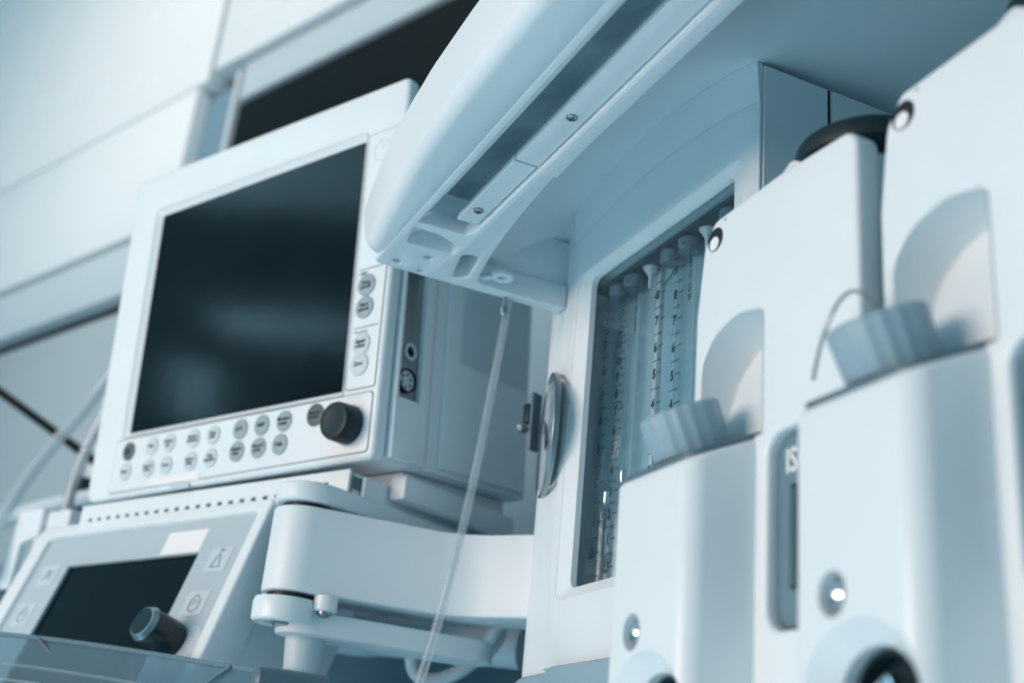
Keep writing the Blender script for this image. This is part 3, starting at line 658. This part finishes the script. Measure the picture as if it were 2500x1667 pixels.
link('pivot_bolt', xf(lathe([(.0075, .1131), (.0075, .1088), (.0068, .1080)], 6), T(cxa+.002, cya-.0055, 0)), STEEL, pc)
nb_ = link('stop_nub', xf(lathe([(.0078, .1289), (.0080, .1200), (.0068, .1188)], 28), T(cxa+.018, cya+.017, 0)), WHITE2, arm)
link('stop_bolt', xf(lathe([(.0052, .1187), (.0050, .1172), (.0030, .1155), (.0003, .1150)], 20), T(cxa+.018, cya+.017, 0)), STEEL, nb_)
link('lower_link', plate([stadium((cxa-.004, cya+.012), (-.800, .330), .0200)], .1040, .1190, .002, 3), WHITE, arm)
link('bracket_plate', rbox(-.826, -.8118, .185, .235, .112, .178, .002), WHITE, arm)
pg = link('thumb_screw', xf(lathe([(.0135, .1060), (.0115, .083), (.0080, .080), (.0060, .074), (.0075, .070), (.0130, .067), (.0135, .060), (.0090, .057)], 28), T(cxa-.012, cya+.0150, 0)), PALE, arm)

for o in arm.children_recursive:
    o.data.transform(Matrix.Scale(.95, 4))          # arm at its true size

# ================================================================== hoses, hooks and loose things
HOSE = clear_mat('cloudy_hose', (.90, .94, .96), .12, 1.7, haze=.26, hcol=(.82, .88, .9))
def hose(name, label, cat, px, r, m, group=None, hollow=True):
    pts = [P(*q) for q in px]
    o = link(name, tube(pts, r, n=8), m); o.location = (0, 0, ZC); tag(o, label, cat, group)
    if hollow:
        i = link('bore', tube(pts, r*.55, n=8), m, o)
    return o
hose('clear_tube', 'clear plastic tube hanging down in front of the white support arm', 'tube', [(1168, 688, .79), (1160, 740, .78), (1132, 880, .76), (1098, 1060, .74), (1062, 1215, .715), (1020, 1390, .68), (975, 1530, .64), (940, 1640, .61)], .0028, CLEAR)
hose('breathing_hose', 'thin clear hose curving down behind the patient monitor', 'hose', [(262, 850, 1.25), (215, 920, 1.22), (130, 1010, 1.2), (50, 1110, 1.17), (0, 1195, 1.14), (-60, 1320, 1.1)], .0066, HOSE, 'clear hoses beside the monitor')
hose('breathing_hose', 'clear hose running straight down close beside the monitor casing', 'hose', [(252, 930, 1.2), (205, 1010, 1.2), (165, 1110, 1.19), (140, 1220, 1.18), (125, 1350, 1.16)], .0060, HOSE, 'clear hoses beside the monitor')
hose('black_rod', 'thin black rod slanting across the pale wall panel', 'rod', [(-120, 815, 1.6), (0, 898, 1.55), (100, 972, 1.5), (260, 1090, 1.42)], .0055, BLACK, hollow=False)
hose('signal_cable', 'dark thin cable drooping beside the monitor casing into the shelf', 'cable', [(255, 965, 1.24), (205, 1010, 1.22), (180, 1075, 1.2), (160, 1135, 1.19), (150, 1230, 1.18)], .0028, DEEP, hollow=False)
hose('ribbed_hose', 'pale thick hose lying level behind the small white bracket', 'hose', [(-40, 1215, 1.28), (40, 1178, 1.27), (120, 1152, 1.26), (230, 1138, 1.25)], .0085, PALE, hollow=False)
pole = thing('equipment_pole', 'pale upright pole with black cap standing behind the monitor', 'pole', T(*(P(240, 1000, 1.5)+Vector((0, 0, ZC)))))
pb = P(240, 1000, 1.5).z+ZC
link('pole_tube', xf(lathe([(.011, -pb), (.011, .165), (.009, .168)], 24), T(0, 0, 0)), WHITE2, pole)
link('pole_cap', xf(lathe([(.0135, .166), (.0145, .170), (.0145, .183), (.010, .188)], 24), T(0, 0, 0)), BLACK, pole)
link('pole_clamp', rbox(-.02, .02, -.02, .03, -.16, -.06, .004), DARK, pole)
# small white bracket at the left edge
bkM = frame(27, 0, P(60, 1240, 1.12))
bk = thing('wall_bracket', 'white U-shaped bracket beside the tilted display', 'bracket', bkM)
link('bracket_front', xf(plate([fillet([(-.030, -.045), (-.012, -.045), (-.010, -.002), (.018, .004), (.018, .030), (-.024, .030)], .003)], -.006, 0, .001), XF), WHITE2, bk)
link('bracket_arm', rbox(-.026, .055, .006, .07, .010, .028, .002), WHITE, bk)
link('bracket_block', rbox(.0, .045, .010, .06, -.040, .008, .002), PALE, bk)
link('bracket_pad', rbox(.006, .020, .004, .0098, -.010, .004, .001), LWHITE, bk)
# pale round bin edge behind the bracket
dr = thing('absorber_canister', 'pale round canister behind the small white bracket', 'canister', T(*(P(-40, 1330, 1.35)+Vector((0, 0, ZC)))))
cz = P(-40, 1330, 1.35).z+ZC
link('canister_body', lathe([(.055, -cz), (.055, -.02), (.050, -.01)], 40), MID, dr)
link('canister_lid', lathe([(.052, -.0098), (.060, -.008), (.060, .012), (.045, .020), (.030, .022)], 40), PALE, dr)
# tinted acrylic cover in front of the display
tr = thing('acrylic_cover', 'tinted clear acrylic cover curving across the bottom of the control display', 'cover', W0)
top_e = [P(-60, 1448, .82), P(120, 1466, .79), P(300, 1492, .755), P(470, 1520, .72), P(600, 1541, .69), P(655, 1552, .675)]
def drop(pts, dz, dx=0, dy=0): return [p+Vector((dx, dy, dz)) for p in pts]
def wallmesh(A, B, th):
    bm = strip(A, B); g = bmesh.ops.solidify(bm, geom=bm.faces[:], thickness=th); bmesh.ops.recalc_face_normals(bm, faces=bm.faces[:]); return from_bm(bm)
link('cover_wall', wallmesh(top_e, drop(top_e, -.12, .06, -.01), .003), TRAYM, tr)
link('cover_lip', tube(top_e, .0016, True), TRAYM, tr)
link('cover_bead', tube(drop(top_e, -.020, .010, -.002), .0013, True), CLEAR, tr)
link('cover_bead', tube(drop(top_e, -.030, .016, -.003), .0010, True), CLEAR, tr)
link('cover_rib', tube([P(85, 1462, .792), P(140, 1520, .775), P(175, 1600, .765)], .0009), DEEP, tr)
link('cover_rib', tube([P(530, 1529, .703), P(480, 1560, .703), P(440, 1600, .70)], .0012), DEEP, tr)
link('cover_hinge', xf(lathe([(.008, -.02), (.008, .02), (.006, .022)], 24), T(*P(668, 1572, .668)) @ Matrix.Rotation(R(90), 4, 'X')), DEEP, tr)
# ring-shaped hook below the arm
hk = thing('bag_hook', 'white curved hook ring hanging under the support arm', 'hook', W0)
link('hook_ring', tube([P(1150, 1425, .86), P(1120, 1490, .86), P(1060, 1545, .86), P(985, 1570, .86), P(940, 1540, .86), P(945, 1490, .86), P(975, 1470, .86)], .0052), PALE, hk)
link('hook_disc', xf(lathe([(.014, -.006), (.018, -.004), (.018, .004), (.012, .006)], 28), T(*P(1120, 1475, .88)) @ Matrix.Rotation(R(60), 4, 'X')), PALE, hk)
pp = thing('gas_pipe', 'pale pipe with collar running below the lower link of the arm', 'pipe', W0)
link('pipe_run', tube([P(560, 1450, 1.05), P(790, 1450, 1.0), P(980, 1468, .96), P(1200, 1490, .93)], .016, n=10), PALE, pp)
link('pipe_collar', tube([P(800, 1452, .998), P(862, 1456, .986)], .0185, False), PALE, pp)
# pedestal behind, below the arm; its dark colour stands in for shadow
pd = thing('machine_pedestal', 'pedestal coloured dark for shadow, standing behind the arm and monitor', 'pedestal', frame(27.2, 0, (-.95, .33, 0)))
link('pedestal_body', rbox(-.30, .28, .06, .40, -ZC, .16, .01), DEEP, pd)
link('pedestal_cap', rbox(-.31, .29, .05, .41, .1605, .18, .004), MID, pd)
bp_ = thing('rear_tower', 'tall pale panelled tower with latch behind the patient monitor', 'tower', frame(27.2, 0, (-1.0, .46, .0)))
link('tower_body', rbox(-.12, .28, .02, .20, .1805, .75, .006), MID, bp_)
link('tower_panel', rbox(-.10, .13, .008, .0195, .20, .73, .002), WHITE, bp_)
link('tower_panel', rbox(.135, .27, .008, .0195, .20, .73, .002), WHITE, bp_)
# black latch by the column
lt = thing('door_latch', 'small black latch mechanism beside the column gauge', 'latch', frame(27.2, 0, P(1210, 950, .83)))
link('latch_plate', rbox(.0025, .0050, .0, .01, -.026, .016, .0005), DEEP, lt)
link('latch_block', rbox(-.0035, .0018, .0, .01, -.006, .008, .0008), DARK, lt)
link('latch_knob', xf(lathe([(.0030, -.002), (.0030, .004), (.002, .005)], 16), T(-.0005, -.002, -.0115) @ Matrix.Rotation(R(90), 4, 'X')), STEEL, lt)
